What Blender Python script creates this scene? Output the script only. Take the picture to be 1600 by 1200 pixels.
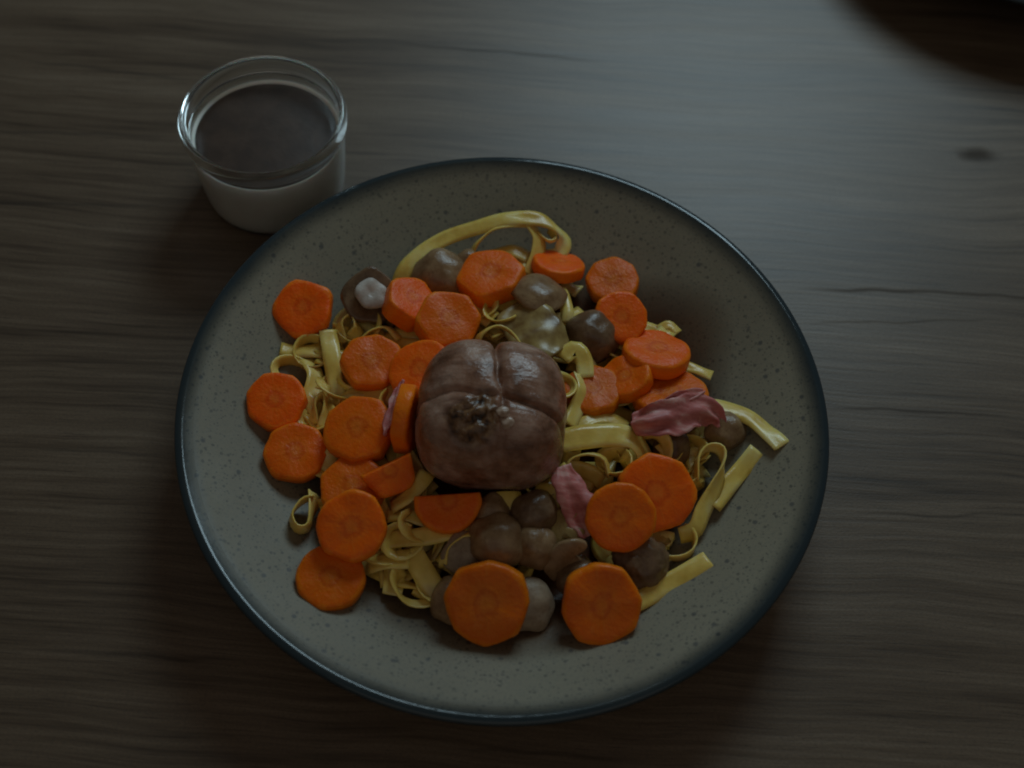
import bpy, bmesh, math, random
from mathutils import Vector, Matrix, noise

for o in list(bpy.data.objects):
    bpy.data.objects.remove(o)
S = bpy.context.scene
COL = S.collection
R = math.radians

# ---------------------------------------------------------------- camera
PITCH, ROLL, FPX = R(58.3), R(3.6), 1855.0
CAM = Vector((0.0027, -0.2550, 0.4627))
_d = Vector((0, math.cos(PITCH), -math.sin(PITCH)))
_r0 = Vector((1, 0, 0)); _u0 = _r0.cross(_d)
_r = math.cos(ROLL) * _r0 + math.sin(ROLL) * _u0
_u = -math.sin(ROLL) * _r0 + math.cos(ROLL) * _u0
cd = bpy.data.cameras.new('camera'); cam = bpy.data.objects.new('camera', cd); COL.objects.link(cam)
cam.matrix_world = Matrix((( _r.x, _u.x, -_d.x, CAM.x), (_r.y, _u.y, -_d.y, CAM.y), (_r.z, _u.z, -_d.z, CAM.z), (0, 0, 0, 1)))
cd.sensor_width = 36; cd.lens = 36 * FPX / 1600
cd.clip_start = 0.01; cd.clip_end = 50
cd.dof.use_dof = True; cd.dof.focus_distance = 0.50; cd.dof.aperture_fstop = 6
S.camera = cam

# ---------------------------------------------------------------- light: a dim room with one window
w = bpy.data.worlds.new('World'); S.world = w; w.use_nodes = True
bg = w.node_tree.nodes['Background']; bg.inputs[0].default_value = (1.0, 0.97, 0.88, 1); bg.inputs[1].default_value = 0.048
ld = bpy.data.lights.new('window_light', 'AREA'); ld.shape = 'RECTANGLE'; ld.size = 0.50; ld.size_y = 0.44
ld.energy = 4.9; ld.color = (0.63, 0.88, 1.0)
lamp = bpy.data.objects.new('window_light', ld); COL.objects.link(lamp)
lamp.location = (0.25, 0.96, 0.82)
lamp.rotation_euler = (Vector((0.05, 0.0, 0.0)) - lamp.location).to_track_quat('-Z', 'Y').to_euler()
fd = bpy.data.lights.new('room_light', 'AREA'); fd.shape = 'RECTANGLE'; fd.size = 1.8; fd.size_y = 1.2
fd.energy = 1.15; fd.color = (1.0, 0.94, 0.82)          # light thrown back by the pale room behind the viewer
room = bpy.data.objects.new('room_light', fd); COL.objects.link(room)
room.location = (0.10, -1.0, 1.20)
room.rotation_euler = (Vector((0.0, 0.0, 0.0)) - room.location).to_track_quat('-Z', 'Y').to_euler()
S.view_settings.view_transform = 'Standard'; S.view_settings.look = 'None'
S.view_settings.exposure = 0.0; S.view_settings.gamma = 1.0
S.render.engine = 'CYCLES'
S.cycles.filter_width = 1.9

# ---------------------------------------------------------------- helpers
def at(px, py, z):
    """point of the table scene at height z that lies along the view of pixel px,py"""
    v = _d * FPX + _r * (px - 800) - _u * (py - 600)
    return CAM + v * ((z - CAM.z) / v.z)
def mpp(p):
    """metres per photograph pixel at point p"""
    return (Vector(p) - CAM).dot(_d) / FPX

def tag(o, label=None, cat=None, group=None, kind=None):
    if label: o['label'] = label
    if cat: o['category'] = cat
    if group: o['group'] = group
    if kind: o['kind'] = kind
    return o
def mesh_obj(name, verts, faces, mat, parent=None, smooth=True):
    me = bpy.data.meshes.new(name); me.from_pydata([tuple(v) for v in verts], [], faces); me.update()
    bm = bmesh.new(); bm.from_mesh(me); bmesh.ops.recalc_face_normals(bm, faces=bm.faces); bm.to_mesh(me); bm.free()
    if smooth: me.polygons.foreach_set('use_smooth', [True] * len(me.polygons))
    me.materials.append(mat)
    o = bpy.data.objects.new(name, me); COL.objects.link(o)
    if parent: o.parent = parent
    return o
def empty(name, loc):
    o = bpy.data.objects.new(name, None); COL.objects.link(o); o.location = loc; o.empty_display_size = 0.02
    return o
def lathe(profile, n=96, closed=True):
    """profile of (radius, z); radius 0 gives a single pole vertex"""
    V, F, rings = [], [], []
    for r, z in profile:
        if r < 1e-7:
            rings.append([len(V)]); V.append((0, 0, z))
        else:
            rings.append(list(range(len(V), len(V) + n)))
            V += [(r * math.cos(2 * math.pi * i / n), r * math.sin(2 * math.pi * i / n), z) for i in range(n)]
    m = len(rings)
    for k in range(m if closed else m - 1):
        a, b = rings[k], rings[(k + 1) % m]
        if len(a) == 1 and len(b) == 1: continue
        for i in range(n):
            j = (i + 1) % n
            if len(a) == 1: F.append((a[0], b[i], b[j]))
            elif len(b) == 1: F.append((a[i], b[0], a[j]))
            else: F.append((a[i], b[i], b[j], a[j]))
    return V, F
def smooth_profile(pts, sub=5):
    out = []
    for i in range(len(pts) - 1):
        p0 = pts[max(i - 1, 0)]; p1 = pts[i]; p2 = pts[i + 1]; p3 = pts[min(i + 2, len(pts) - 1)]
        for k in range(sub):
            t = k / sub
            out.append(tuple(0.5 * (2 * b + (c - a) * t + (2 * a - 5 * b + 4 * c - d) * t * t + (3 * b - a - 3 * c + d) * t ** 3)
                             for a, b, c, d in zip(p0, p1, p2, p3)))
    out.append(tuple(pts[-1]))
    return out
def align(n, spin=0.0):
    return Vector(n).normalized().to_track_quat('Z', 'Y').to_matrix() @ Matrix.Rotation(spin, 3, 'Z')

# ---------------------------------------------------------------- materials
class NT:
    def __init__(s, name):
        s.m = bpy.data.materials.new(name); s.m.use_nodes = True
        s.t = s.m.node_tree; s.b = s.t.nodes['Principled BSDF']
    def n(s, typ, **kw):
        x = s.t.nodes.new(typ)
        for k, v in kw.items():
            if k.startswith('i_'):
                key = k[2:]; x.inputs[int(key) if key.isdigit() else key.replace('_', ' ')].default_value = v
            else: setattr(x, k, v)
        return x
    def l(s, a, b): s.t.links.new(a, b)
    def math(s, op, a, b=None, c=None, clamp=False):
        x = s.n('ShaderNodeMath', operation=op); x.use_clamp = clamp
        for i, v in enumerate((a, b, c)):
            if v is None: continue
            if isinstance(v, (int, float)): x.inputs[i].default_value = v
            else: s.l(v, x.inputs[i])
        return x.outputs[0]
    def obj(s): return s.n('ShaderNodeTexCoord').outputs['Object']
    def map(s, vec, scale=(1, 1, 1), loc=(0, 0, 0)):
        x = s.n('ShaderNodeMapping'); x.inputs['Scale'].default_value = scale; x.inputs['Location'].default_value = loc
        s.l(vec, x.inputs[0]); return x.outputs[0]
    def noise(s, vec, scale, detail=3.0, rough=0.55, dist=0.0):
        x = s.n('ShaderNodeTexNoise'); x.inputs['Scale'].default_value = scale; x.inputs['Detail'].default_value = detail
        x.inputs['Roughness'].default_value = rough; x.inputs['Distortion'].default_value = dist
        s.l(vec, x.inputs['Vector']); return x.outputs['Fac']
    def ramp(s, fac, stops):
        x = s.n('ShaderNodeValToRGB'); e = x.color_ramp.elements
        while len(e) < len(stops): e.new(0.5)
        for q, (p, c) in zip(e, stops): q.position = p; q.color = (*c, 1) if len(c) == 3 else c
        s.l(fac, x.inputs[0]); return x.outputs[0]
    def mix(s, fac, a, b, mode='MIX'):
        x = s.n('ShaderNodeMix', data_type='RGBA', blend_type=mode)
        if isinstance(fac, (int, float)): x.inputs[0].default_value = fac
        else: s.l(fac, x.inputs[0])
        for i, v in ((6, a), (7, b)):
            if isinstance(v, tuple): x.inputs[i].default_value = (*v, 1)
            else: s.l(v, x.inputs[i])
        return x.outputs[2]
    def smooth(s, v, lo, hi, a=0.0, b=1.0):
        x = s.n('ShaderNodeMapRange', interpolation_type='SMOOTHSTEP')
        for i, q in enumerate((lo, hi, a, b)): x.inputs[i + 1].default_value = q
        s.l(v, x.inputs[0]); return x.outputs[0]
    def bump(s, h, strength, dist):
        x = s.n('ShaderNodeBump'); x.inputs['Strength'].default_value = strength; x.inputs['Distance'].default_value = dist
        s.l(h, x.inputs['Height']); s.l(x.outputs[0], s.b.inputs['Normal'])
    def col(s, c): s.l(c, s.b.inputs['Base Color'])
    def set(s, **kw):
        for k, v in kw.items(): s.b.inputs[k.replace('_', ' ')].default_value = v
        return s

def m_wood():
    t = NT('wood_laminate'); p = t.obj()
    sx = t.n('ShaderNodeSeparateXYZ'); t.l(p, sx.inputs[0]); X, Y = sx.outputs[0], sx.outputs[1]
    warp = t.noise(p, 5.0, 2.0)
    wy = t.math('MULTIPLY_ADD', warp, 0.028, Y)
    cv = t.n('ShaderNodeCombineXYZ'); t.l(X, cv.inputs[0]); t.l(wy, cv.inputs[1])
    q = cv.outputs[0]
    broad = t.noise(t.map(q, (1.4, 17, 1)), 1.0, 3.0, 0.5)
    band = t.noise(t.map(q, (3.5, 75, 1)), 1.0, 4.0, 0.6)
    fine = t.noise(t.map(q, (14, 420, 1)), 1.0, 3.0, 0.6)
    fleck = t.noise(t.map(p, (700, 1100, 1)), 1.0, 2.0, 0.7)
    g = t.math('ADD', t.math('ADD', t.math('MULTIPLY', broad, 0.34), t.math('MULTIPLY', band, 0.30)), t.math('MULTIPLY', fine, 0.36))
    c = t.ramp(g, [(0.36, (0.046, 0.028, 0.017)), (0.45, (0.118, 0.076, 0.047)), (0.53, (0.164, 0.110, 0.070)), (0.63, (0.220, 0.155, 0.104))])
    c = t.mix(t.smooth(fleck, 0.35, 0.75, 0.0, 0.40), c, (0.060, 0.045, 0.036))
    pore = t.noise(t.map(q, (45, 1500, 1)), 1.0, 2.0, 0.6)
    c = t.mix(t.smooth(pore, 0.58, 0.72, 0.0, 0.55), c, (0.040, 0.026, 0.018))
    # long dark growth lines and a knot that the laminate print shows
    def line(pa, pb, width, depth):
        A, B = at(*pa, 0), at(*pb, 0)
        n = t.noise(p, 22.0, 2.0)
        yy = t.math('MULTIPLY_ADD', t.math('SUBTRACT', X, A.x), -(B.y - A.y) / (B.x - A.x), t.math('SUBTRACT', Y, A.y))
        yy = t.math('MULTIPLY_ADD', t.math('SUBTRACT', n, 0.5), 0.008, yy)
        k = t.math('MULTIPLY', t.smooth(t.math('ABSOLUTE', yy), 0.0, width, 1.0, 0.0),
                   t.math('MULTIPLY', t.smooth(X, A.x, A.x + (B.x - A.x) * 0.25), t.smooth(X, B.x - (B.x - A.x) * 0.3, B.x, 1.0, 0.0)))
        return t.math('MULTIPLY', k, t.math('MULTIPLY_ADD', n, depth, depth * 0.5))
    m = None
    for a in (((1230, 449), (1760, 470), 0.0018, 0.50), ((1270, 634), (1640, 652), 0.0015, 0.42), ((1320, 800), (1700, 812), 0.0013, 0.38),
              ((1290, 862), (1650, 872), 0.002, 0.25), ((20, 92), (330, 128), 0.0016, 0.40), ((-80, 205), (290, 212), 0.0018, 0.38),
              ((700, 1168), (1000, 1190), 0.0015, 0.35), ((-60, 318), (300, 322), 0.0022, 0.36), ((560, 62), (960, 98), 0.0015, 0.30),
              ((40, 700), (280, 712), 0.0016, 0.30), ((1240, 505), (1600, 498), 0.0012, 0.30), ((30, 1010), (390, 1030), 0.0018, 0.30)):
        k = line(*a); m = k if m is None else t.math('MAXIMUM', m, k)
    K = at(1527, 242, 0)
    kv = t.n('ShaderNodeVectorMath', operation='LENGTH')
    t.l(t.map(p, (0.55, 1.1, 0), (-K.x * 0.55, -K.y * 1.1, 0)), kv.inputs[0])
    kd = t.math('MULTIPLY_ADD', t.math('SUBTRACT', t.noise(p, 120.0, 2.0), 0.5), 0.004, kv.outputs['Value'])
    m = t.math('MAXIMUM', m, t.smooth(kd, 0.001, 0.0085, 0.62, 0.0))
    c = t.mix(m, c, (0.020, 0.014, 0.011))
    t.col(c); t.set(Specular_IOR_Level=0.42)
    rg = t.n('ShaderNodeMapRange'); t.l(band, rg.inputs[0]); rg.inputs[3].default_value = 0.36; rg.inputs[4].default_value = 0.48
    t.l(t.math('MULTIPLY_ADD', m, 0.35, rg.outputs[0]), t.b.inputs['Roughness'])
    t.l(t.math('MULTIPLY_ADD', m, -0.36, 0.42), t.b.inputs['Specular IOR Level'])
    t.bump(t.math('ADD', fine, t.math('MULTIPLY', fleck, 0.6)), 0.25, 0.0004)
    return t.m

def m_plate():
    t = NT('speckled_stoneware'); p = t.obj()
    sx = t.n('ShaderNodeSeparateXYZ'); t.l(p, sx.inputs[0])
    r = t.math('SQRT', t.math('ADD', t.math('MULTIPLY', sx.outputs[0], sx.outputs[0]), t.math('MULTIPLY', sx.outputs[1], sx.outputs[1])))
    r = t.math('MULTIPLY_ADD', t.math('SUBTRACT', t.noise(p, 26.0, 3.0), 0.5), 0.0035, r)
    c = t.ramp(t.noise(p, 14.0, 4.0), [(0.3, (0.215, 0.182, 0.124)), (0.7, (0.262, 0.226, 0.155))])
    c = t.mix(t.smooth(t.noise(p, 900.0, 2.0, 0.7), 0.45, 0.75, 0, 0.45), c, (0.13, 0.125, 0.10))
    for sc, rad, dk, thr in ((150.0, 0.22, (0.030, 0.035, 0.045), 0.62), (300.0, 0.30, (0.060, 0.055, 0.045), 0.35), (620.0, 0.34, (0.075, 0.070, 0.055), 0.30)):
        v = t.n('ShaderNodeTexVoronoi'); v.inputs['Scale'].default_value = sc; t.l(p, v.inputs['Vector'])
        h = t.n('ShaderNodeSeparateColor'); t.l(v.outputs['Color'], h.inputs[0])
        k = t.math('MULTIPLY', t.smooth(v.outputs['Distance'], rad * 0.4, rad, 1.0, 0.0), t.math('GREATER_THAN', h.outputs[0], thr))
        c = t.mix(t.math('MULTIPLY', k, 0.62), c, dk)
    band = t.smooth(r, 0.1245, 0.1345)
    c = t.mix(band, c, (0.024, 0.035, 0.040))
    t.col(c); t.set(Specular_IOR_Level=0.4)
    t.l(t.math('MULTIPLY_ADD', band, -0.40, t.math('MULTIPLY_ADD', t.noise(p, 60.0, 3.0), 0.16, 0.42)), t.b.inputs['Roughness'])
    t.bump(t.noise(p, 160.0, 3.0), 0.12, 0.0006)
    return t.m

def rnd(t): return t.n('ShaderNodeObjectInfo').outputs['Random']
def m_carrot():
    t = NT('cooked_carrot'); p0 = t.obj()
    off = t.n('ShaderNodeCombineXYZ'); t.l(t.math('MULTIPLY', rnd(t), 37.0), off.inputs[2])
    ad = t.n('ShaderNodeVectorMath', operation='ADD'); t.l(p0, ad.inputs[0]); t.l(off.outputs[0], ad.inputs[1]); p = ad.outputs[0]
    ln = t.n('ShaderNodeVectorMath', operation='LENGTH'); t.l(t.map(p0, (1, 1, 0)), ln.inputs[0])
    r = t.math('MULTIPLY_ADD', t.math('SUBTRACT', t.noise(t.map(p, (1, 1, 1), (0, 0, 0)), 3.2, 3.0), 0.5), 0.34, ln.outputs['Value'])
    c = t.ramp(r, [(0.0, (0.80, 0.165, 0.010)), (0.12, (0.84, 0.175, 0.012)), (0.27, (0.74, 0.100, 0.002)), (0.36, (0.88, 0.160, 0.006)),
                   (0.52, (0.90, 0.138, 0.001)), (0.84, (0.88, 0.126, 0.001)), (1.0, (0.96, 0.215, 0.005))])
    g = t.n('ShaderNodeTexGradient', gradient_type='RADIAL'); t.l(p0, g.inputs[0])
    sp = t.n('ShaderNodeCombineXYZ'); t.l(t.math('MULTIPLY', g.outputs['Fac'], 46.0), sp.inputs[0]); t.l(t.math('MULTIPLY', ln.outputs['Value'], 2.4), sp.inputs[1])
    streak = t.noise(sp.outputs[0], 1.0, 2.0)
    c = t.mix(t.smooth(streak, 0.46, 0.80, 0.0, 0.30), c, (0.90, 0.26, 0.035))
    c = t.mix(t.smooth(t.noise(p, 34.0, 2.0, 0.7), 0.50, 0.82, 0.0, 0.35), c, (0.42, 0.07, 0.008))
    hs = t.n('ShaderNodeHueSaturation'); t.l(c, hs.inputs['Color'])
    rd = rnd(t)
    t.l(t.math('MULTIPLY_ADD', rd, 0.36, 0.80), hs.inputs['Value']); t.l(t.math('MULTIPLY_ADD', rd, -0.012, 0.507), hs.inputs['Hue'])
    t.col(hs.outputs[0])
    t.set(Subsurface_Weight=0.18, Subsurface_Scale=0.004, Subsurface_Radius=(1.0, 0.35, 0.1), Specular_IOR_Level=0.22)
    t.l(t.math('MULTIPLY_ADD', t.noise(p, 3.0, 4.0), 0.55, 0.10), t.b.inputs['Roughness'])
    t.bump(t.math('ADD', t.noise(p, 9.0, 4.0), t.math('MULTIPLY', streak, 0.3)), 0.35, 0.0011)
    return t.m
def m_pasta():
    t = NT('egg_pasta'); p = t.obj()
    c = t.ramp(t.noise(p, 60.0, 3.0), [(0.3, (0.62, 0.370, 0.055)), (0.50, (0.84, 0.575, 0.135)), (0.70, (0.92, 0.72, 0.29))])
    st = t.math('MULTIPLY_ADD', rnd(t), 0.25, t.noise(p, 33.0, 3.0))
    c = t.mix(t.smooth(st, 0.66, 0.88, 0.0, 0.65), c, (0.34, 0.150, 0.030))
    t.col(c); t.set(Roughness=0.28, Subsurface_Weight=0.25, Subsurface_Scale=0.003, Subsurface_Radius=(1, 0.6, 0.2), Specular_IOR_Level=0.45)
    t.bump(t.noise(p, 420.0, 3.0), 0.3, 0.0005)
    return t.m
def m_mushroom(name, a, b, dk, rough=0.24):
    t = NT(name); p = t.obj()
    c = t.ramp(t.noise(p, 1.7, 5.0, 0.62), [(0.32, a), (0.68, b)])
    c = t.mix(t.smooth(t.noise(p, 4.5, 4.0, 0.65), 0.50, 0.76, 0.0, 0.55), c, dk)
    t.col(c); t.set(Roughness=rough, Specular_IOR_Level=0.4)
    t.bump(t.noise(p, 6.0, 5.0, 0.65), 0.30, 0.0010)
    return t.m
def m_meat():
    t = NT('browned_veal'); p = t.obj()
    c = t.ramp(t.noise(p, 70.0, 5.0, 0.62), [(0.33, (0.140, 0.055, 0.027)), (0.46, (0.290, 0.138, 0.082)), (0.58, (0.400, 0.225, 0.155)), (0.72, (0.55, 0.36, 0.27))])
    fib = t.noise(t.map(p, (60, 320, 200)), 1.0, 3.0, 0.6, 0.4)
    c = t.mix(t.smooth(fib, 0.45, 0.75, 0.0, 0.45), c, (0.13, 0.060, 0.036))
    at_ = t.n('ShaderNodeAttribute', attribute_name='stuffing')
    lump = t.ramp(t.noise(p, 240.0, 4.0), [(0.38, (0.030, 0.013, 0.007)), (0.48, (0.125, 0.055, 0.022)), (0.60, (0.24, 0.120, 0.050)), (0.76, (0.38, 0.24, 0.15))])
    c = t.mix(at_.outputs['Fac'], c, lump)
    t.col(c); t.set(Specular_IOR_Level=0.5, Subsurface_Weight=0.08, Subsurface_Scale=0.003)
    t.l(t.math('MULTIPLY_ADD', t.noise(p, 130.0, 3.0), 0.34, 0.10), t.b.inputs['Roughness'])
    t.bump(t.math('ADD', t.noise(p, 190.0, 5.0, 0.65), t.math('MULTIPLY', fib, 0.7)), 0.5, 0.0014)
    return t.m
def m_ham():
    t = NT('cured_ham'); p = t.obj()
    c = t.ramp(t.noise(t.map(p, (70, 330, 200)), 1.0, 4.0), [(0.32, (0.42, 0.095, 0.080)), (0.52, (0.60, 0.200, 0.175)), (0.70, (0.76, 0.42, 0.36))])
    t.col(c); t.set(Roughness=0.46, Specular_IOR_Level=0.35, Subsurface_Weight=0.2, Subsurface_Scale=0.003, Subsurface_Radius=(1, 0.3, 0.3))
    t.bump(t.noise(p, 260.0, 4.0), 0.4, 0.0008)
    return t.m
def m_plain(name, c1, c2, rough, scale=90.0, **kw):
    t = NT(name); p = t.obj()
    t.col(t.ramp(t.noise(p, scale, 3.0), [(0.35, c1), (0.65, c2)])); t.set(Roughness=rough, **kw)
    t.bump(t.noise(p, scale * 3, 3.0), 0.15, 0.0005)
    return t.m
def m_sauce():
    t = NT('brown_gravy'); p = t.obj()
    t.col(t.ramp(t.noise(p, 40.0, 3.0), [(0.3, (0.070, 0.020, 0.005)), (0.7, (0.120, 0.042, 0.011))]))
    t.set(Roughness=0.16)
    a = t.n('ShaderNodeAttribute', attribute_name='film')
    t.l(t.math('MULTIPLY', a.outputs['Fac'], t.smooth(t.noise(p, 55.0, 4.0), 0.25, 0.6, 0.75, 1.0)), t.b.inputs['Alpha'])
    return t.m
def m_glass():
    t = NT('clear_glass')
    t.col(t.ramp(t.noise(t.obj(), 8.0, 1.0), [(0.0, (0.96, 0.99, 0.98)), (1.0, (0.98, 1.0, 0.99))]))
    t.set(Roughness=0.02, IOR=1.5, Transmission_Weight=1.0); return t.m

M = dict(wood=m_wood(), plate=m_plate(), carrot=m_carrot(), pasta=m_pasta(), meat=m_meat(), ham=m_ham(), sauce=m_sauce(), glass=m_glass(),
         cap=m_mushroom('mushroom_cap', (0.215, 0.112, 0.050), (0.360, 0.220, 0.110), (0.130, 0.060, 0.024)),
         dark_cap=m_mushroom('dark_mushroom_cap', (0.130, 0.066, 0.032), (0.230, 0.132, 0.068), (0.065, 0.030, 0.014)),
         flesh=m_mushroom('mushroom_flesh', (0.27, 0.185, 0.115), (0.40, 0.30, 0.20), (0.13, 0.075, 0.042), 0.4),
         pale=m_mushroom('pale_stem', (0.40, 0.32, 0.26), (0.62, 0.54, 0.47), (0.20, 0.11, 0.07), 0.35),
         golden=m_mushroom('golden_mushroom', (0.24, 0.135, 0.035), (0.40, 0.265, 0.085), (0.11, 0.050, 0.016), 0.35),
         golden_m=m_plain('golden_mushroom_flesh', (0.20, 0.105, 0.028), (0.42, 0.285, 0.095), 0.32, 130.0),
         cream=m_plain('dessert_cream', (0.88, 0.80, 0.70), (0.92, 0.85, 0.76), 0.45, Subsurface_Weight=0.2, Subsurface_Scale=0.004),
         cocoa=m_plain('brown_topping', (0.050, 0.027, 0.017), (0.078, 0.044, 0.028), 0.42),
         fat=m_plain('pale_fat', (0.34, 0.20, 0.13), (0.56, 0.40, 0.30), 0.3, 300.0))

# ---------------------------------------------------------------- table
table = mesh_obj('table', *(lambda a, b, z0, z1: ([(-a, -b, z0), (a, -b, z0), (a, b, z0), (-a, b, z0), (-a, -b, z1), (a, -b, z1), (a, b, z1), (-a, b, z1)],
                 [(0, 1, 2, 3), (4, 5, 6, 7), (0, 1, 5, 4), (1, 2, 6, 5), (2, 3, 7, 6), (3, 0, 4, 7)]))(0.75, 0.62, -0.03, 0.0), M['wood'], smooth=False)
table['kind'] = 'structure'

# ---------------------------------------------------------------- plates
INNER = smooth_profile([(0.0, 0.0090), (0.040, 0.0090), (0.066, 0.0094), (0.080, 0.0108), (0.090, 0.0140), (0.104, 0.0205), (0.120, 0.0295), (0.1284, 0.03443), (0.1285, 0.0345)], 6)
LIP = [(0.1285, 0.0345)] + smooth_profile([(0.12858, 0.03455), (0.1312, 0.0362), (0.1326, 0.03700), (0.1335, 0.03708), (0.1350, 0.03672), (0.1357, 0.0361), (0.1358, 0.0350), (0.1346, 0.0336), (0.1290, 0.0298)], 6)
OUTER = smooth_profile([(0.1290, 0.0298), (0.120, 0.0238), (0.104, 0.0142), (0.088, 0.0075), (0.080, 0.0050), (0.0785, 0.0006), (0.077, 0.0), (0.073, 0.0), (0.0715, 0.0010), (0.070, 0.0040), (0.0, 0.0042)], 5)
def surf(r):
    for (a, za), (b, zb) in zip(INNER, INNER[1:]):
        if a <= r <= b: return za + (zb - za) * (r - a) / max(b - a, 1e-9)
    return INNER[-1][1] + (r - INNER[-1][0]) * 0.55
def plate(loc, label, rz=0.0):
    t = empty('dinner_plate', loc); t.rotation_euler.z = rz
    tag(t, label, 'plate', 'speckled dinner plates')
    # one closed stoneware body whose glaze turns dark blue at the lip
    V, F = lathe(INNER + [(0.12852, 0.0343), (0.1279, 0.0316), (0.1270, 0.0286)] + OUTER[1:], 160, closed=False)
    mesh_obj('body', V, F, M['plate'], t)
    lp = mesh_obj('rim', *lathe(LIP + [(0.1272, 0.0296), (0.1275, 0.0325), (0.12847, 0.0344)], 160, closed=True), M['plate'], t)
    lp['label'] = 'dark blue green glazed lip of the plate'
    return t
plate((0, 0, 0.0), 'speckled grey stoneware plate with dark blue rim holding the pasta meal')
A, B = at(1572, -3, 0.036), at(1606, 6, 0.036)
mid = (A + B) / 2; nrm = Vector((-(B - A).y, (B - A).x, 0)).normalized()
C2 = mid + nrm * math.sqrt(0.1355 ** 2 - ((B - A).length / 2) ** 2)
plate((C2.x, C2.y, 0.0), 'second speckled plate with dark rim, across the table from the meal', 1.1)

# ---------------------------------------------------------------- glass pot with dessert
JX, JY = -0.1223, 0.1395
jar = empty('glass_pot', (JX, JY, 0)); tag(jar, 'small clear glass dessert pot with thick rim beside the plate', 'glass pot')
out = smooth_profile([(0.0, 0.0006), (0.028, 0.0006), (0.0320, 0.0010), (0.0342, 0.0040), (0.0358, 0.016), (0.0370, 0.032), (0.0368, 0.0395), (0.0372, 0.0425)], 5)
inn = smooth_profile([(0.0352, 0.0425), (0.0352, 0.0395), (0.0354, 0.032), (0.0343, 0.016), (0.0328, 0.0055), (0.029, 0.0030), (0.0, 0.0028)], 5)
V, F = lathe(out + inn, 128, closed=False); mesh_obj('body', V, F, M['glass'], jar)
rp = smooth_profile([(0.0374, 0.04255), (0.0388, 0.0440), (0.0394, 0.0468), (0.0392, 0.0496), (0.0382, 0.0513), (0.0368, 0.0514), (0.0359, 0.0502), (0.0355, 0.0475), (0.0352, 0.04255)], 5)
mesh_obj('rim', *lathe(rp, 128, closed=True), M['glass'], jar)
ds = empty('cream_dessert', (JX, JY, 0.005)); tag(ds, 'pale cream dessert with a dark brown top inside the glass pot', 'dessert')
LV = 0.0372
prof = [(0.0, 0.0020)] + smooth_profile([(0.0285, 0.0022), (0.0332, 0.0052), (0.0347, 0.016), (0.0357, 0.032), (0.0356, LV)], 5) + [(0.0352, LV + 0.0012), (0.0345, LV + 0.0006), (0.0336, LV - 0.0003), (0.0, LV - 0.0003)]
mesh_obj('cream', *lathe([(r, z - 0.005) for r, z in prof], 96, closed=False), M['cream'], ds)
prof = [(0.0, LV - 0.0002), (0.0330, LV - 0.0002), (0.0337, LV + 0.0002), (0.0331, LV + 0.0006), (0.030, LV + 0.0009), (0.0, LV + 0.0011)]
mesh_obj('topping', *lathe([(r, z - 0.005) for r, z in prof], 96, closed=False), M['cocoa'], ds)

# ---------------------------------------------------------------- food: height of the heap
def heap(x, y):
    r = math.hypot(x, y)
    return surf(r) + 0.0205 * max(0.0, 1 - (r / 0.100) ** 2) ** 0.9
def place(px, py, lift):
    z = 0.03
    for _ in range(12):
        p = at(px, py, z); z = heap(p.x, p.y) + lift
    return at(px, py, z)

# brown gravy film on the plate
def gravy():
    V, F, al = [(0, 0, surf(0) + 0.0006)], [], [1.0]
    n, m = 120, 26
    for k in range(1, m + 1):
        for i in range(n):
            a = 2 * math.pi * i / n
            edge = 0.093 + 0.010 * noise.noise((math.cos(a) * 1.7, math.sin(a) * 1.7, 3.1)) + 0.0035 * noise.noise((math.cos(a) * 6, math.sin(a) * 6, 1.1))
            edge += 0.021 * math.exp(-((a - 0.62) / 0.45) ** 2) + 0.013 * math.exp(-((a - 4.70) / 0.65) ** 2) + 0.006 * math.exp(-((a - 2.1) / 0.4) ** 2)
            r = edge * k / m
            V.append((r * math.cos(a), r * math.sin(a), surf(r) + 0.0007 - 0.0005 * (k / m) ** 6)); al.append(0.95 * (1 - max(0.0, (k / m - 0.72) / 0.28) ** 1.2))
    for i in range(n): F.append((0, 1 + i, 1 + (i + 1) % n))
    for k in range(m - 1):
        for i in range(n):
            a, b = 1 + k * n + i, 1 + k * n + (i + 1) % n
            F.append((a, a + n, b + n, b))
    o = mesh_obj('gravy', V, F, M['sauce'])
    at_ = o.data.attributes.new('film', 'FLOAT', 'POINT'); at_.data.foreach_set('value', al)
    tag(o, 'thin brown gravy spread over the plate under the food', 'gravy')
gravy()

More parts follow.
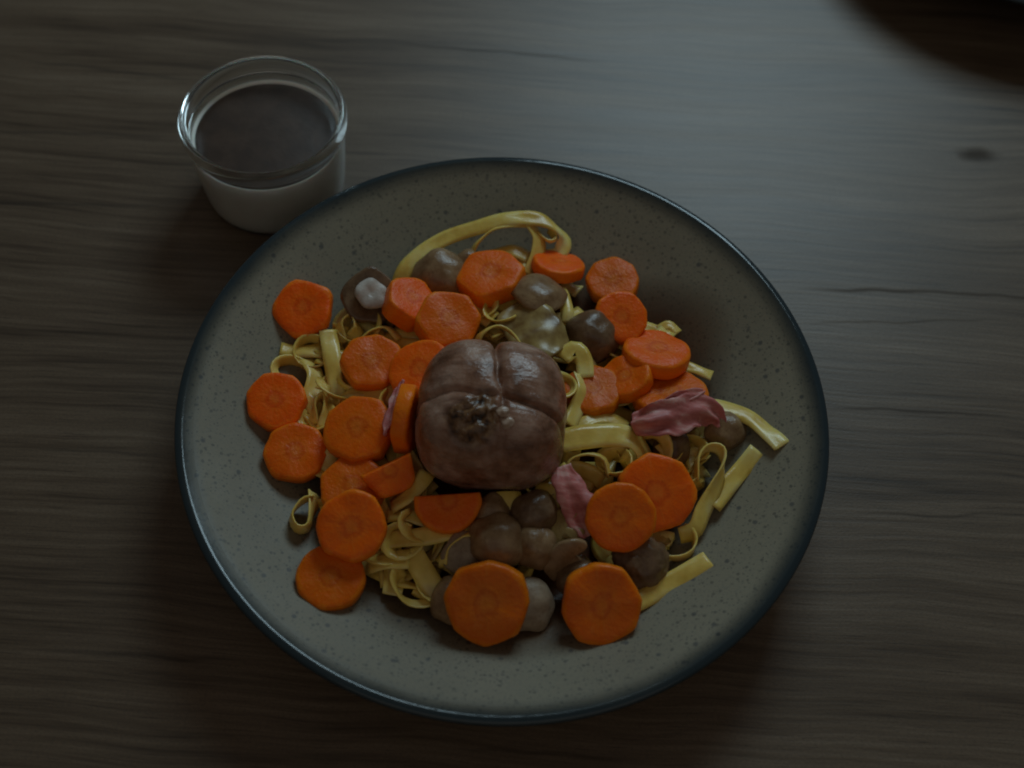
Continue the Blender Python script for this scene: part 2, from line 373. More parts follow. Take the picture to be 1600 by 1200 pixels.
# ---------------------------------------------------------------- meat parcel
def parcel():
    RZ = 0.0315
    c = at(768, 655, 0.0405)
    o = empty('meat_parcel', (c.x, c.y, c.z - RZ))
    tag(o, 'round browned meat parcel with crossed string grooves in the middle of the plate', 'meat')
    V, F, W = [], [], []
    n, m = 150, 96
    hub = Vector((0.13, -0.20, 0.97)).normalized()
    op = Vector((-0.20, -0.52, 0.82)).normalized()
    for j in range(m + 1):
        th = math.pi * j / m
        for i in range(n):
            ph = 2 * math.pi * i / n
            d = Vector((math.sin(th) * math.cos(ph), math.sin(th) * math.sin(ph), math.cos(th)))
            p = 2.9
            s = (abs(d.x) ** p + abs(d.y) ** p + abs(d.z) ** p) ** (-1 / p)
            up = max(0.0, min(1.0, (d.z + 0.1) / 0.4))
            tp = 1.0 - 0.16 * max(0.0, min(1.0, -d.z * 1.6)) ** 1.3 + 0.03 * math.exp(-((d.z + 0.15) / 0.25) ** 2)
            q = d - hub
            wob = 0.05 * noise.noise(d * 4)
            gx, gy = abs(q.x + 0.14 * max(q.y, 0) + wob), abs(q.y + 0.10 * q.x + wob)
            back = 1.0 if q.y > 0 else max(0.25, 1 + q.y * 2.2)
            left = 1.0 if q.x > 0 else 0.62
            g = 0.110 * math.exp(-(gx / 0.042) ** 2) * back + 0.026 * math.exp(-(gx / 0.15) ** 2) * back
            g2 = 0.100 * math.exp(-(gy / 0.042) ** 2) * left + 0.026 * math.exp(-(gy / 0.15) ** 2) * left
            s -= max(g, g2) * up
            s += 0.030 * noise.noise(d * 2.3 + Vector((5, 1, 2))) + 0.018 * noise.noise(d * 5) + 0.010 * (0.5 - abs(noise.noise(d * 7 + Vector((3, 3, 3))))) + 0.003 * noise.noise(d * 20)
            e = (d - op).length
            k = max(0.0, 1 - (e / (0.46 + 0.26 * noise.noise(d * 4 + Vector((9, 0, 0))))) ** 2)
            k = k * k * (3 - 2 * k)
            s += k * (-0.030 + 0.075 * noise.noise(d * 7 + Vector((2, 7, 1))) + 0.06 * noise.noise(d * 17))
            V.append((d.x * s * 0.0302 * tp, d.y * s * 0.0292 * tp, d.z * s * RZ * 0.95 + RZ)); W.append(min(1, k * 1.3))
    for j in range(m):
        for i in range(n):
            a, b = j * n + i, j * n + (i + 1) % n
            F.append((a, a + n, b + n, b))
    lo = min(v[2] for v in V); dz = surf(0) + 0.0010 - (c.z - RZ) - lo
    V = [(x, y, z + dz) for x, y, z in V]
    b = mesh_obj('meat', V, F, M['meat'], o)
    a_ = b.data.attributes.new('stuffing', 'FLOAT', 'POINT'); a_.data.foreach_set('value', W)
    # scraps of pale fat at the opening
    for k, (dx, dy, dz_, sc) in enumerate(((0.0050, -0.0125, 0.0606, 0.9), (0.0066, -0.0160, 0.0586, 1.1))):
        bm = bmesh.new(); bmesh.ops.create_icosphere(bm, subdivisions=3, radius=1)
        vs = [v.co * (1 + 0.45 * noise.noise(v.co * 1.6 + Vector((k * 3, 0, 0)))) for v in bm.verts]
        fs = [tuple(v.index for v in f.verts) for f in bm.faces]; bm.free()
        mesh_obj('fat_scrap', [(v.x * 0.0030 * sc + dx, v.y * 0.0022 * sc + dy, v.z * 0.0016 * sc + dz_ - 0.0012) for v in vs], fs, M['fat'], o)
    return c
PC = parcel()

# ---------------------------------------------------------------- ribbons
def crom(P, t):
    n = len(P) - 1; i = min(int(t), n - 1); f = t - i
    a, b, c, d = P[max(i - 1, 0)], P[i], P[i + 1], P[min(i + 2, n)]
    return 0.5 * (2 * b + (c - a) * f + (2 * a - 5 * b + 4 * c - d) * f * f + (3 * b - a - 3 * c + d) * f ** 3)
def ribbon_mesh(P, rolls, width, thick, seed=0, crumple=0.0, nv=5, wprof=None, ragged=0.0, step=0.0022):
    """P world points, rolls radians: 0 lies flat, pi/2 stands on edge"""
    length = sum((b - a).length for a, b in zip(P, P[1:]))
    N = max(10, int(length / step))
    rv = [Vector((a, 0, 0)) for a in rolls]
    V, F = [], []
    side_prev = None
    pts = [crom(P, (len(P) - 1) * k / N) for k in range(N + 1)]
    for k in range(N + 1):
        t = (pts[min(k + 1, N)] - pts[max(k - 1, 0)]).normalized()
        side = t.cross(Vector((0, 0, 1)))
        side = side.normalized() if side.length > 0.15 else (side_prev or Vector((1, 0, 0)))
        side = (side - t * side.dot(t)).normalized()
        if side_prev is not None and side.dot(side_prev) < 0: side = -side
        side_prev = side
        up = side.cross(t)
        a = crom(rv, (len(P) - 1) * k / N).x + 0.35 * noise.noise(Vector((k * 0.16, 7.7, seed)))
        sd = side * math.cos(a) + up * math.sin(a); nn = up * math.cos(a) - side * math.sin(a)
        wd = width * (wprof(k / N) if wprof else 1.0 + 0.16 * noise.noise(Vector((k * 0.13, 2.2, seed))))
        for face in (1, -1):
            for j in range(nv):
                s = (j / (nv - 1) * 2 - 1) * face
                e = 1 - 0.35 * abs(s) ** 6
                q = pts[k] + sd * (s * wd / 2 * (1 + ragged * noise.noise(Vector((k * 0.33, s * 1.2, seed))))) + nn * (thick / 2 * face * e)
                q = q + nn * (0.0011 * noise.noise(Vector((k * 0.20, s * 1.1, seed + 4.2))))
                if crumple: q = q + nn * crumple * (noise.noise(Vector((k * 0.10, s * 1.5, seed + 9.7))) + 0.22 * math.cos(s * 4.2 + seed * 2.1 + 1.6 * noise.noise(Vector((k * 0.06, 0, seed)))))
                V.append(q)
    m = 2 * nv
    for k in range(N):
        for j in range(m):
            F.append((k * m + j, k * m + (j + 1) % m, (k + 1) * m + (j + 1) % m, (k + 1) * m + j))
    F.append(tuple(range(m))); F.append(tuple(N * m + j for j in range(m)))
    return V, F
def local_obj(name, V, F, mat):
    c = sum(V, Vector()) / len(V); c.z = min(v.z for v in V)
    o = mesh_obj(name, [v - c for v in V], F, mat); o.location = c
    return o
GP = 'ribbons of tagliatelle in the heap'
def tagl(ctrl, label, width=0.0076, thick=0.0010, seed=0, group=GP):
    P = [place(x, y, l) for x, y, l, a in ctrl]
    V, F = ribbon_mesh(P, [R(a) for *_, a in ctrl], width, thick, seed)
    o = local_obj('tagliatelle', V, F, M['pasta']); tag(o, label, 'pasta', group)
    return o

# the tangle under everything
LANDMARKS = [(475, 500, 'under the five cornered carrot slice'), (445, 665, 'beside the two overlapping carrots at the plate side'), (500, 590, 'beside the pale hanging pasta strip'),
             (540, 780, 'under the stack of large carrot slices'), (600, 850, 'beside the largest upright carrot slice'), (660, 880, 'beside the bright slanting pasta strips'),
             (580, 640, 'under the carrot with ham shreds'), (700, 790, 'under the half disc of carrot'), (650, 500, 'around the tipped thick carrot piece'),
             (740, 420, 'under the long pasta arch'), (840, 500, 'around the golden mushroom slice'), (930, 560, 'around the very dark mushroom'),
             (990, 590, 'under the glossy tilted carrots'), (930, 690, 'beside the wide bright pasta strip'), (1060, 680, 'under the folded ham'),
             (1090, 760, 'around the standing pasta loop'), (990, 790, 'under the two big overlapping carrots'), (870, 780, 'under the torn ham strip'), (850, 870, 'among the brown mushrooms')]
rng = random.Random(11)
for k in range(85):
    while True:
        a = rng.uniform(0, 2 * math.pi); r = 0.086 * math.sqrt(rng.uniform(0.05, 1))
        x, y = r * math.cos(a), r * math.sin(a)
        if (Vector((x, y)) - PC.xy).length > 0.033 and not (y < -0.055 and -0.03 < x < 0.07): break
    h = rng.uniform(0, 6.28); cur = rng.uniform(-1, 1) * 60; lev = rng.uniform(0.15, 0.92)
    P, ro = [], []; rr = rng.uniform(-0.5, 0.5)
    for s in range(rng.randint(7, 13)):
        P.append(Vector((x, y, surf(math.hypot(x, y)) + 0.0014 + (heap(x, y) - surf(math.hypot(x, y))) * max(0.0, lev + 0.12 * math.sin(s * 1.3 + k)))))
        ro.append(rr + 0.6 * math.sin(s * 0.7 + k))
        cur += rng.uniform(-55, 55); cur = max(-130, min(130, cur))
        h += cur * 0.007
        x += 0.0075 * math.cos(h); y += 0.0075 * math.sin(h)
        if math.hypot(x, y) > 0.086: h = math.atan2(-y, -x) + rng.uniform(-0.7, 0.7)
        v = Vector((x, y)) - PC.xy
        if v.length < 0.034: v = v.normalized() * 0.034; x, y = PC.x + v.x, PC.y + v.y
    V, F = ribbon_mesh(P, ro, 0.0074, 0.0012, k + 20)
    o = local_obj('tagliatelle', V, F, M['pasta'])
    mark = min(LANDMARKS, key=lambda q: (at(q[0], q[1], 0.025).xy - o.location.xy).length)[2]
    tag(o, 'yellow tagliatelle ribbon tangled ' + mark, 'pasta', 'tagliatelle tangled ' + mark)

mm = 0.001
tagl([(624, 446, 2*mm, 0), (640, 410, 7*mm, -5), (690, 376, 9*mm, -10), (750, 354, 11*mm, -15), (800, 342, 13*mm, -5), (850, 345, 12*mm, 10), (880, 370, 8*mm, 25), (874, 396, 4*mm, 20), (850, 402, 2*mm, 10)], 'long yellow tagliatelle arching up above the mushrooms at the far edge of the heap', seed=1)
tagl([(736, 412, 2*mm, 70), (742, 385, 8*mm, 60), (765, 362, 10*mm, 50), (800, 352, 11*mm, 35), (832, 350, 11*mm, 30)], 'tagliatelle loop hanging inside the long arch of pasta', 0.0062, seed=2)
tagl([(828, 346, 12*mm, 20), (842, 372, 9*mm, 30), (838, 402, 6*mm, 40), (824, 432, 3*mm, 30)], 'tagliatelle dropping from the arch down to the carrot below it', 0.0070, seed=3)
tagl([(842, 362, 9*mm, 60), (858, 378, 8*mm, 60), (868, 372, 8*mm, 70), (858, 358, 9*mm, 70)], 'tiny curled pasta end inside the right of the arch', 0.0050, seed=30)
tagl([(770, 400, 3*mm, 15), (800, 392, 4*mm, 15), (826, 402, 3*mm, 20)], 'short tagliatelle piece lying behind the pink orange carrot slice', seed=4)
tagl([(512, 516, 6*mm, 5), (517, 545, 5*mm, 0), (522, 585, 3*mm, -10), (530, 628, 1*mm, -20), (545, 660, 0, -10)], 'pale tagliatelle strip hanging beside the carrot slices, its cut end up', seed=5)
tagl([(532, 536, 1*mm, 10), (530, 506, 5*mm, 50), (548, 494, 6*mm, 70), (560, 512, 5*mm, 60), (552, 528, 2*mm, 30)], 'small tagliatelle curl beside the leftmost upper carrot slice', 0.0066, seed=6)
tagl([(562, 532, 2*mm, 60), (580, 516, 5*mm, 60), (605, 512, 5*mm, 50), (625, 530, 2*mm, 40)], 'tagliatelle bending behind the carrot slice with scratched face', 0.0060, seed=7)
tagl([(438, 546, 1*mm, 0), (470, 549, 2*mm, 5), (505, 548, 2*mm, 10)], 'dull tagliatelle end poking from under the upper left carrot', seed=8)
tagl([(478, 560, 1*mm, 20), (492, 585, 2*mm, 30), (488, 612, 2*mm, 20), (478, 640, 1*mm, 0)], 'tagliatelle lying in shade between two carrots at the left', seed=9)
tagl([(488, 662, 1*mm, 20), (492, 632, 4*mm, 60), (506, 618, 5*mm, 75), (512, 640, 4*mm, 60), (506, 672, 1*mm, 30)], 'tagliatelle hairpin beside the two stacked left carrots', 0.0064, seed=10)
tagl([(492, 772, 3*mm, 60), (488, 800, 4*mm, 75), (482, 824, 3*mm, 85), (464, 826, 3*mm, 90), (455, 806, 3*mm, 85), (470, 784, 4*mm, 75), (490, 776, 4*mm, 60)], 'standing tagliatelle loop poking out left of the stacked carrots', 0.0082, seed=11)
tagl([(612, 792, 3*mm, 25), (636, 776, 5*mm, 15), (655, 756, 6*mm, 5), (668, 738, 5*mm, 0)], 'tagliatelle running up beside the wedge of carrot', 0.0074, seed=12)
tagl([(606, 806, 3*mm, 10), (640, 806, 3*mm, 10), (668, 815, 2*mm, 10)], 'tagliatelle lying under the half carrot below the meat', 0.006, seed=13)
tagl([(598, 846, 3*mm, 10), (625, 842, 4*mm, -10), (665, 838, 5*mm, -15), (700, 830, 5*mm, -5), (735, 826, 4*mm, 0)], 'bright tagliatelle strip beside the largest left carrot slice', seed=14)
tagl([(640, 858, 3*mm, -10), (656, 885, 3*mm, -15), (672, 912, 1*mm, -10), (688, 934, -1*mm, 0)], 'bright tagliatelle strip slanting down to the plate beside mushrooms', 0.0092, seed=15)
tagl([(575, 884, 1*mm, 10), (605, 876, 3*mm, 5), (640, 874, 4*mm, 0)], 'short tagliatelle strip crossing between carrot and pasta heap', seed=16)
tagl([(616, 880, 2*mm, 0), (616, 905, 0, 0), (612, 930, -1*mm, 0)], 'square cut tagliatelle end pointing down to the plate', 0.0078, seed=17)
tagl([(690, 880, 3*mm, 30), (700, 856, 4*mm, 60), (722, 838, 5*mm, 60), (738, 832, 5*mm, 45)], 'browned tagliatelle curl touching the round brown mushroom cap', 0.0066, seed=18)
tagl([(744, 548, 7*mm, 60), (752, 522, 12*mm, 60), (776, 510, 14*mm, 55), (800, 522, 12*mm, 55), (822, 552, 7*mm, 50)], 'tagliatelle arch standing right behind the meat parcel', 0.0058, seed=19)
tagl([(872, 448, 5*mm, 20), (880, 462, 6*mm, 10), (886, 486, 5*mm, -10), (886, 505, 3*mm, 0)], 'short pale tagliatelle next to the brown mushroom half', 0.0060, seed=21)
tagl([(878, 560, 4*mm, 20), (898, 545, 6*mm, 10), (912, 562, 5*mm, -10), (915, 590, 3*mm, -20)], 'folded tagliatelle behind the meat by the dark mushroom', 0.0080, seed=22)
tagl([(905, 585, 3*mm, 40), (912, 610, 4*mm, 40), (900, 640, 3*mm, 20), (888, 665, 3*mm, 10)], 'tagliatelle strip running down between meat and carrots', 0.0075, seed=23)
tagl([(872, 690, 5*mm, -15), (905, 684, 6*mm, -20), (945, 680, 7*mm, -15), (985, 684, 7*mm, 10), (1004, 706, 5*mm, 35), (1008, 735, 2*mm, 40)], 'wide bright tagliatelle strip curving from the meat to the big carrots', 0.0098, seed=24)
tagl([(884, 742, 2*mm, 80), (890, 720, 4*mm, 70), (918, 710, 6*mm, 60), (944, 718, 6*mm, 65), (952, 745, 3*mm, 80)], 'tagliatelle loop under the wide bright strip', 0.0064, seed=25)
tagl([(836, 770, 3*mm, 0), (858, 772, 5*mm, -25), (880, 782, 4*mm, -30)], 'pale translucent pasta end between meat and the torn ham', 0.0090, seed=26)
tagl([(794, 768, 6*mm, 0), (795, 782, 6*mm, 0), (796, 798, 5*mm, 0)], 'small square pasta end below the meat', 0.0100, seed=27)
tagl([(1108, 634, 6*mm, 10), (1140, 640, 6*mm, 10), (1175, 656, 3*mm, 5), (1202, 678, 2*mm, 0), (1222, 696, 1.5*mm, 0)], 'curved tagliatelle end reaching out past the ham onto bare plate', 0.0080, seed=28)
tagl([(1184, 704, 1.5*mm, 10), (1160, 732, 2*mm, 10), (1136, 760, 3*mm, 5), (1112, 790, 3*mm, 0)], 'straight tagliatelle end beside the standing pasta loop', 0.0080, seed=29)
tagl([(1088, 752, 5*mm, 85), (1090, 720, 8*mm, 85), (1106, 700, 9*mm, 88), (1126, 704, 9*mm, 90), (1130, 730, 8*mm, 80), (1116, 765, 6*mm, 45), (1098, 800, 4*mm, 20), (1085, 828, 3*mm, 40), (1062, 838, 2*mm, 70)], 'standing tagliatelle loop beside the big carrot slices', 0.0078, seed=31)
tagl([(1094, 752, 4*mm, 60), (1078, 762, 4*mm, 60), (1066, 780, 3*mm, 60)], 'small pasta bend touching the biggest carrot slice', 0.0060, seed=32)
tagl([(1108, 876, 0.4*mm, 0), (1085, 890, 0.6*mm, 0), (1050, 910, 0.8*mm, 0), (1010, 932, 1.2*mm, 0), (985, 945, 1.5*mm, 0)], 'lone straight tagliatelle end lying flat on the bare plate', 0.0084, 0.0018, seed=33)
tagl([(1036, 690, 5*mm, 10), (1046, 702, 5*mm, 0), (1062, 715, 4*mm, 0)], 'small square pasta end under the ham', 0.0090, seed=34)
tagl([(1070, 572, 2*mm, 20), (1092, 578, 3*mm, 20), (1112, 588, 2*mm, 10)], 'browned pasta end poking out behind the tilted carrot slices', 0.0062, seed=35)
tagl([(890, 690, 1*mm, 0), (915, 660, 2*mm, 10), (945, 652, 2*mm, 10), (980, 668, 1*mm, 20)], 'shaded tagliatelle under the carrots right of the meat', seed=36)
tagl([(1030, 515, 0, 0), (1045, 508, 0.5*mm, 0), (1060, 520, 0, 10)], 'brown pasta tip lying on gravy behind the tilted carrot', 0.0045, seed=37)
tagl([(640, 600, 1*mm, 10), (600, 620, 2*mm, 10), (560, 615, 2*mm, 20), (530, 640, 1*mm, 10)], 'tagliatelle lying across under the left carrots', seed=38)
tagl([(770, 500, 3*mm, 10), (745, 480, 3*mm, 10), (760, 470, 3*mm, 10), (800, 480, 3*mm, 0), (830, 540, 3*mm, 0)], 'tagliatelle spread flat behind the meat', 0.0090, seed=39)

# small curls between the larger pieces
rng = random.Random(5)
CURLS = [(455, 582, 3), (500, 650, 4), (622, 622, 3), (566, 505, 4), (690, 905, 1), (648, 905, 2), (588, 862, 3), (1058, 842, 2), (1072, 706, 3), (966, 722, 4),
         (868, 604, 4), (792, 486, 6), (752, 476, 5), (628, 842, 4), (655, 815, 4), (610, 690, 3), (848, 745, 4), (1010, 700, 4), (528, 600, 4), (488, 545, 3)]
for k, (cx, cy, lf) in enumerate(CURLS):
    c = place(cx, cy, lf * mm); rad = rng.uniform(0.0042, 0.0068); a0 = rng.uniform(0, 6.28); turn = rng.uniform(3.6, 6.6) * rng.choice((-1, 1)); rise = rng.uniform(0.0, 0.004)
    P = [c + Vector((rad * (1 + 0.10 * i) * math.cos(a0 + turn * i / 8), rad * (1 + 0.10 * i) * math.sin(a0 + turn * i / 8) * 0.9, rise * math.sin(i * 0.8) - 0.0004 * i)) for i in range(9)]
    b = R(rng.uniform(45, 80)) * (1 if turn > 0 else -1)
    V, F = ribbon_mesh(P, [b + 0.3 * math.sin(i + k) for i in range(9)], rng.uniform(0.0058, 0.0074), 0.0010, k + 140)
    o = local_obj('tagliatelle', V, F, M['pasta'])
    mark = min(LANDMARKS, key=lambda q: math.hypot(q[0] - cx, q[1] - cy))[2]
    tag(o, 'small curled tagliatelle ' + mark, 'pasta', 'small pasta curls ' + mark)

# ---------------------------------------------------------------- carrot slices
def carrot(px, py, wpx, tilt, lift, label, seed, n=7, thick=0.26, cut=None, spin=0.0, poly=0.75, ell=1.0):
    """tilt: x,y of the face normal with z=1 (or a full normal); cut=(angle, offset) keeps one side of a chord"""
    p = place(px, py, lift)
    rad = wpx / 2 * mpp(p)
    rg = random.Random(seed); N = 56
    thick = thick * rg.uniform(0.85, 1.25); ph = rg.uniform(0, 6.28); corner = [rg.uniform(-1.0, 1.0) / n for _ in range(n)]; amp = [rg.uniform(0.955, 1.045) for _ in range(n)]
    outline = []
    for i in range(N):
        a = 2 * math.pi * i / N
        best = 9
        for k in range(n):
            ak = ph + 2 * math.pi * k / n + corner[k]
            c = math.cos(a - ak)
            if c > 0.2: best = min(best, 0.93 * amp[k] / c)
        rr = (1 - poly * 0.8) * 1.0 + poly * 0.8 * min(best, 1.06)
        x, y = rr * math.cos(a) * ell, rr * math.sin(a)
        x += 0.05 * noise.noise((x * 1.6, y * 1.6, seed)) + 0.014 * noise.noise((x * 6, y * 6, seed)); y += 0.05 * noise.noise((x * 1.6, y * 1.6, seed + 7)) + 0.014 * noise.noise((x * 6, y * 6, seed + 7))
        if cut:
            ca, co = cut; d = x * math.cos(ca) + y * math.sin(ca) - co
            if d > 0: x -= d * math.cos(ca); y -= d * math.sin(ca)
        outline.append((x, y))
    cx = sum(a for a, b in outline) / N; cy = sum(b for a, b in outline) / N
    h = thick
    rings = [(0.3, h), (0.6, h), (0.82, h), (0.92, h - 0.012), (0.975, h - 0.045), (1.0, h - 0.105), (1.0, -h + 0.06), (0.97, -h + 0.01), (0.90, -h), (0.5, -h)]
    V = [(cx, cy, h * 0.98)]; F = []
    for k, (s, z) in enumerate(rings):
        for x, y in outline:
            X, Y = cx + (x - cx) * s, cy + (y - cy) * s
            V.append((X, Y, z + (0.075 * noise.noise((X * 1.6, Y * 1.6, seed + 3)) + 0.012 * noise.noise((X * 7, Y * 7, seed))) * (1 if abs(z) > h - 0.1 else 0.4)))
    V.append((cx, cy, -h)); last = len(V) - 1
    for i in range(N):
        j = (i + 1) % N
        F.append((0, 1 + i, 1 + j)); F.append((last, 1 + (len(rings) - 1) * N + j, 1 + (len(rings) - 1) * N + i))
        for k in range(len(rings) - 1): F.append((1 + k * N + i, 1 + (k + 1) * N + i, 1 + (k + 1) * N + j, 1 + k * N + j))
    o = mesh_obj('carrot_slice', V, F, M['carrot'])
    nv = Vector((*tilt, 1.0)) if len(tilt) == 2 else Vector(tilt)
    o.matrix_world = Matrix.Translation(p) @ (align(nv, spin) * rad).to_4x4()
    tag(o, label, 'carrot', 'carrot slices on the pasta')
    return o

carrot(475, 483, 94, (-0.06, -0.30), 6*mm, 'carrot slice with five blunt corners, alone near the pale hanging pasta strip', 1, 5, poly=0.8)
carrot(432, 628, 94, (0.02, -0.20), 5*mm, 'thick carrot slice overlapping another at the left edge of the food, upper of the two', 2, 7)
carrot(462, 708, 98, (0.05, -0.15), 3*mm, 'round carrot slice lying under its neighbour at the left edge of the food', 3, 8, poly=0.5)
carrot(581, 567, 98, (0.05, -0.10), 7*mm, 'carrot slice with scratched dull face between pasta curl and meat', 4, 7)
carrot(640, 475, 82, (0.45, 0.10), 9*mm, 'thick carrot piece tipped sideways next to the pale cut mushroom stem', 5, 5, thick=0.42, poly=0.9, spin=0.4)
carrot(700, 505, 100, (0.12, -0.12), 9*mm, 'bright orange carrot slice with cut corners just behind the meat', 6, 6, thick=0.34, poly=0.9)
carrot(768, 434, 104, (-0.15, 0.12), 9*mm, 'pinkish orange thick carrot slice below the pasta arch', 7, 6, thick=0.32, poly=0.85)
carrot(872, 416, 84, (0.10, 0.55), 6*mm, 'shiny carrot slice tipped away under the end of the pasta arch', 8, 9, thick=0.26, poly=0.3)
carrot(958, 441, 86, (-0.12, -0.05), 4*mm, 'carrot slice half under another beside the brown gravy, farther of the two', 9, 8)
carrot(970, 497, 86, (0.05, -0.28), 9*mm, 'ridged carrot slice with clear ring lying over another beside the gravy', 10, 9, poly=0.7)
carrot(1025, 553, 106, (0.06, 0.42), 8*mm, 'carrot slice with pale glossy top tipped back on top of another slice', 11, 9, poly=0.3, thick=0.24)
carrot(978, 592, 84, (-0.45, 0.10), 5*mm, 'glossy carrot slice tucked under the pale topped slice', 12, 8, poly=0.4)
carrot(1046, 620, 122, (-0.06, 0.34), 6.5*mm, 'wide carrot slice half covered by the folded ham', 13, 10, poly=0.3, thick=0.22)
carrot(925, 612, 96, (-0.10, 0.12), 0.5*mm, 'reddish carrot slice buried in sauce under the glossy slice', 14, 8)
carrot(660, 582, 105, (-0.25, -0.05), 8*mm, 'carrot slice showing as a curved orange edge behind the meat', 15, 9, poly=0.3)
carrot(636, 655, 110, (1.0, -0.10, 0.10), 9*mm, 'carrot slice standing on edge against the side of the meat', 16, 9, thick=0.24, poly=0.3)
carrot(562, 672, 112, (-0.15, -0.10), 7*mm, 'large pale pinkish carrot slice with ham shreds on it', 17, 7, poly=0.8)
carrot(607, 735, 84, (0.25, -0.55), 11*mm, 'small carrot wedge leaning between two large slices and the meat', 18, 5, thick=0.30, cut=(2.2, 0.25), spin=-0.5, poly=0.9)
carrot(552, 762, 106, (-0.05, -0.05), 5*mm, 'carrot slice mostly hidden under the large upright slice at the left', 19, 8)
carrot(550, 823, 113, (0.02, -0.38), 16*mm, 'large bright carrot slice facing up over two others at the left', 20, 8, thick=0.22, poly=0.6)
carrot(517, 903, 108, (0.06, -0.10), 6.0*mm, 'shaded round carrot slice lying lowest of three at the left on the plate', 21, 10, poly=0.35)
carrot(700, 783, 104, (0.05, -0.35), 9*mm, 'half disc of carrot with its straight edge toward the meat', 22, 9, cut=(1.57, 0.18), spin=0.0, poly=0.4)
carrot(762, 940, 136, (-0.04, -0.62), 10*mm, 'largest carrot slice, eight sided with pale heart, leaning on mushrooms', 23, 8, thick=0.20, poly=0.85)
carrot(938, 943, 128, (0.04, -0.58), 9*mm, 'many sided carrot slice with dark heart between lone pasta end and largest slice', 24, 8, thick=0.20, poly=0.75)
carrot(969, 808, 112, (-0.04, -0.50), 14*mm, 'nearly round carrot slice lying on the biggest bright slice beside the torn ham', 25, 12, thick=0.20, poly=0.4)
carrot(1024, 771, 126, (0.06, -0.42), 8*mm, 'big bright orange carrot slice under the round one by the standing pasta loop', 26, 7, thick=0.20, poly=0.85)

# ---------------------------------------------------------------- mushrooms
CAP = smooth_profile([(0.0, 0.80), (0.40, 0.74), (0.75, 0.50), (0.97, 0.10), (1.0, -0.10), (0.93, -0.24), (0.70, -0.22), (0.34, -0.12), (0.0, -0.10)], 4)
def wobble(V, seed, amt):
    return [Vector(v) * (1 + amt * noise.noise(Vector(v) * 1.5 + Vector((seed, 0, 0)))) for v in V]
def mushroom(px, py, wpx, n, lift, label, seed, mat='cap', stem=0.7, smat='flesh', spin=0.0, squash=1.0, flat=1.0, sr=1.0, wr=0.015):
    p = place(px, py, lift); rad = wpx / 2 * mpp(p)
    t = empty('mushroom', p); t.rotation_euler = align(n, spin).to_euler(); t.scale = (rad * squash, rad, rad * flat)
    tag(t, label, 'mushroom', 'small brown mushrooms among the pasta')
    V, F = lathe(CAP, 40, closed=False); mesh_obj('cap', [v * (1 + wr * noise.noise(v * 5 + Vector((0, seed, 0)))) for v in wobble(V, seed, 0.16)], F, M[mat], t)
    if stem:
        pr = [(r_ * sr, z_) for r_, z_ in ((0.30, -0.08), (0.32, -0.22), (0.36, -0.16 - stem * 0.6), (0.37, -0.16 - stem), (0.33, -0.21 - stem), (0.15, -0.20 - stem), (0.07, -0.14 - stem), (0.0, -0.11 - stem))]
        V, F = lathe([(0.0, -0.08)] + pr, 28, closed=False); mesh_obj('stem', [v * (1 + 0.16 * noise.noise(v * 2.2 + Vector((seed, 2, 0)))) for v in wobble(V, seed + 5, 0.12)], F, M[smat], t)
    return t
def mushroom_slice(px, py, wpx, n, spin, lift, label, seed, thick=0.16, mat='flesh'):
    p = place(px, py, lift); rad = wpx / 2 * mpp(p)
    half = smooth_profile([(0.0, 0.72), (0.45, 0.66), (0.82, 0.40), (1.0, 0.0), (0.93, -0.24), (0.66, -0.22), (0.36, -0.12), (0.30, -0.40), (0.36, -0.78), (0.20, -0.86), (0.0, -0.86)], 3)
    ol = half + [(-x, y) for x, y in reversed(half[1:-1])]
    N = len(ol); V = []; F = []
    for s, z in ((0.93, thick / 2), (1.0, thick / 2 - 0.05), (1.0, -thick / 2 + 0.05), (0.93, -thick / 2)):
        V += [Vector((x * s * (1 + 0.05 * noise.noise((x * 3, y * 3, seed))), y * s, z + 0.10 * noise.noise((x * 1.6, y * 1.6, seed + 2)))) for x, y in ol]
    for k in range(3):
        for i in range(N): F.append((k * N + i, k * N + (i + 1) % N, (k + 1) * N + (i + 1) % N, (k + 1) * N + i))
    V.append(Vector((0, 0, thick / 2))); V.append(Vector((0, 0, -thick / 2)))
    for i in range(N):
        F.append((4 * N, i, (i + 1) % N)); F.append((4 * N + 1, 3 * N + (i + 1) % N, 3 * N + i))
    o = mesh_obj('mushroom_slice', V, F, M[mat])
    o.matrix_world = Matrix.Translation(p) @ (align(n, spin) * rad).to_4x4()
    tag(o, label, 'mushroom', 'mushroom slices among the pasta')
    return o
mushroom(578, 464, 88, (-0.22, 0.35, -0.9), 9*mm, 'dark mushroom turned over with its pale cut stem facing up', 1, 'dark_cap', 0.42, 'pale', sr=1.5)
mushroom(690, 432, 88, (0.05, -0.25, 1), 6*mm, 'shiny grey brown mushroom cap under the long pasta arch', 2)
mushroom(735, 412, 54, (0.2, 0.1, 1), 4*mm, 'tiny mushroom between the shiny cap and pinkish carrot slice', 3, stem=0)
mushroom(842, 458, 86, (0.1, 0.30, 1), 9*mm, 'brown mushroom half lying on a golden slice behind the meat', 4, stem=0, flat=0.55)
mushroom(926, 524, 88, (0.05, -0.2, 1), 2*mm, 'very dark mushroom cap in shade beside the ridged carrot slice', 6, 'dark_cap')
mushroom(1134, 672, 66, (0.15, -0.2, 1), 3*mm, 'pale glossy mushroom half hidden beside the ham', 7, 'cap', stem=0)
mushroom(776, 846, 90, (-0.05, -0.35, 1), 7*mm, 'round brown mushroom cap behind the largest carrot slice', 8)
mushroom(836, 852, 74, (0.4, -0.3, 1), 5*mm, 'brown mushroom leaning against the round cap', 9)
mushroom_slice(885, 874, 86, (0.15, -0.95, 0.55), 0.9, 6*mm, 'mushroom slice on edge with a pale rim below the round carrot slice', 10, 0.22, 'cap')
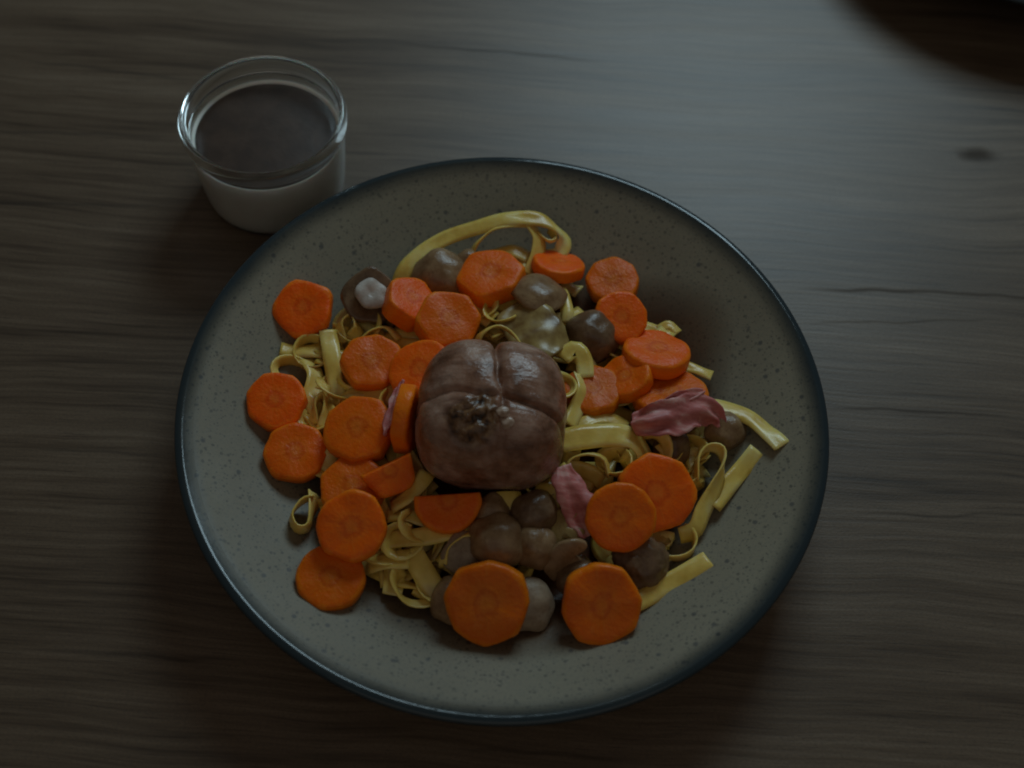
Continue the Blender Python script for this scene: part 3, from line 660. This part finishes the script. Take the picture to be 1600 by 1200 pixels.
mushroom(826, 944, 84, (0.30, -0.40, 1), 3*mm, 'pale mushroom piece poking out from under the largest carrot slice', 11, 'flesh', 0, flat=0.55)
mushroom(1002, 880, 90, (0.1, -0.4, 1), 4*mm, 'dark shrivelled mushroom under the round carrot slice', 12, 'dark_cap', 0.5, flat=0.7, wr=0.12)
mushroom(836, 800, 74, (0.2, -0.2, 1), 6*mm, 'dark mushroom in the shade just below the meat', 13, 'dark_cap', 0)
mushroom_slice(880, 828, 76, (0.0, -0.3, 1), 1.2, 4*mm, 'brown mushroom slice in shade beside the torn ham', 14, 0.2, 'golden')
mushroom(706, 938, 76, (-0.4, -0.3, 1), 1*mm, 'mushroom peeking out at the side of the largest carrot slice', 15, 'cap', 0)
mushroom(770, 800, 60, (0, -0.2, 1), 4*mm, 'brown mushroom beside the small square pasta end', 16, 'cap', 0)
mushroom(722, 866, 68, (-0.1, -0.4, 1), 4*mm, 'tan mushroom piece between bright pasta and the round cap', 17, 'flesh', 0, flat=0.5)
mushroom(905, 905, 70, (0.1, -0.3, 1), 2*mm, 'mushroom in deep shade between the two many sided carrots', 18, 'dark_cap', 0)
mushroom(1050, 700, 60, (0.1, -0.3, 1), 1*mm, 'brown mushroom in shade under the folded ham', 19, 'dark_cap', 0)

# ---------------------------------------------------------------- ham
def ham(ctrl, width, label, seed, wprof, crumple=0.0030, thick=0.0020, ragged=0.16, name='ham_piece', mat='ham', cat='ham', group='torn pieces of ham'):
    P = [place(x, y, l) for x, y, l, a in ctrl]
    V, F = ribbon_mesh(P, [R(a) for *_, a in ctrl], width, thick, seed, crumple, 13, wprof, ragged, 0.0012)
    o = local_obj(name, V, F, M[mat]); tag(o, label, cat, group)
ham([(988, 662, 10*mm, -20), (1020, 656, 15*mm, -26), (1055, 650, 17*mm, -26), (1090, 640, 16*mm, -22), (1116, 650, 11*mm, -18), (1126, 664, 8*mm, -10)], 0.0142, 'folded pink ham piece lying on a carrot slice', 3,
    lambda t: 0.55 + 0.55 * math.sin(math.pi * min(1, t * 1.15)) ** 0.7 - 0.5 * max(0, t - 0.75) * 2)
ham([(1036, 632, 16*mm, -20), (1062, 624, 17*mm, -20), (1098, 612, 16*mm, -10)], 0.0055, 'narrow pink ham fold along the top of the larger ham piece', 5, lambda t: 0.4 + 0.8 * math.sin(math.pi * t), 0.001)
ham([(876, 730, 11*mm, 10), (886, 755, 11*mm, 5), (902, 785, 9*mm, -5), (915, 815, 7*mm, -10), (925, 835, 6*mm, 0)], 0.0125, 'torn ragged pink ham strip between the meat and the round carrot slice', 7, lambda t: 0.65 + 0.5 * math.sin(math.pi * t), ragged=0.32)
ham([(602, 680, 14*mm, 30), (612, 650, 14*mm, 40), (620, 620, 13*mm, 30), (628, 596, 11*mm, 20)], 0.0050, 'thin shred of ham hanging on a pale carrot slice beside the meat', 9, lambda t: 0.5 + 0.6 * math.sin(math.pi * t), 0.0016, 0.0011, 0.5)
ham([(800, 480, 6*mm, -8), (820, 500, 7*mm, -8), (845, 525, 7*mm, -6), (872, 552, 5*mm, -4)], 0.0235, 'broad golden brown mushroom slice lying flat behind the meat', 12, lambda t: 0.55 + 0.5 * math.sin(math.pi * t) ** 0.6, 0.0016, 0.0030, 0.10, 'mushroom_slice', 'golden_m', 'mushroom', 'mushroom slices among the pasta')
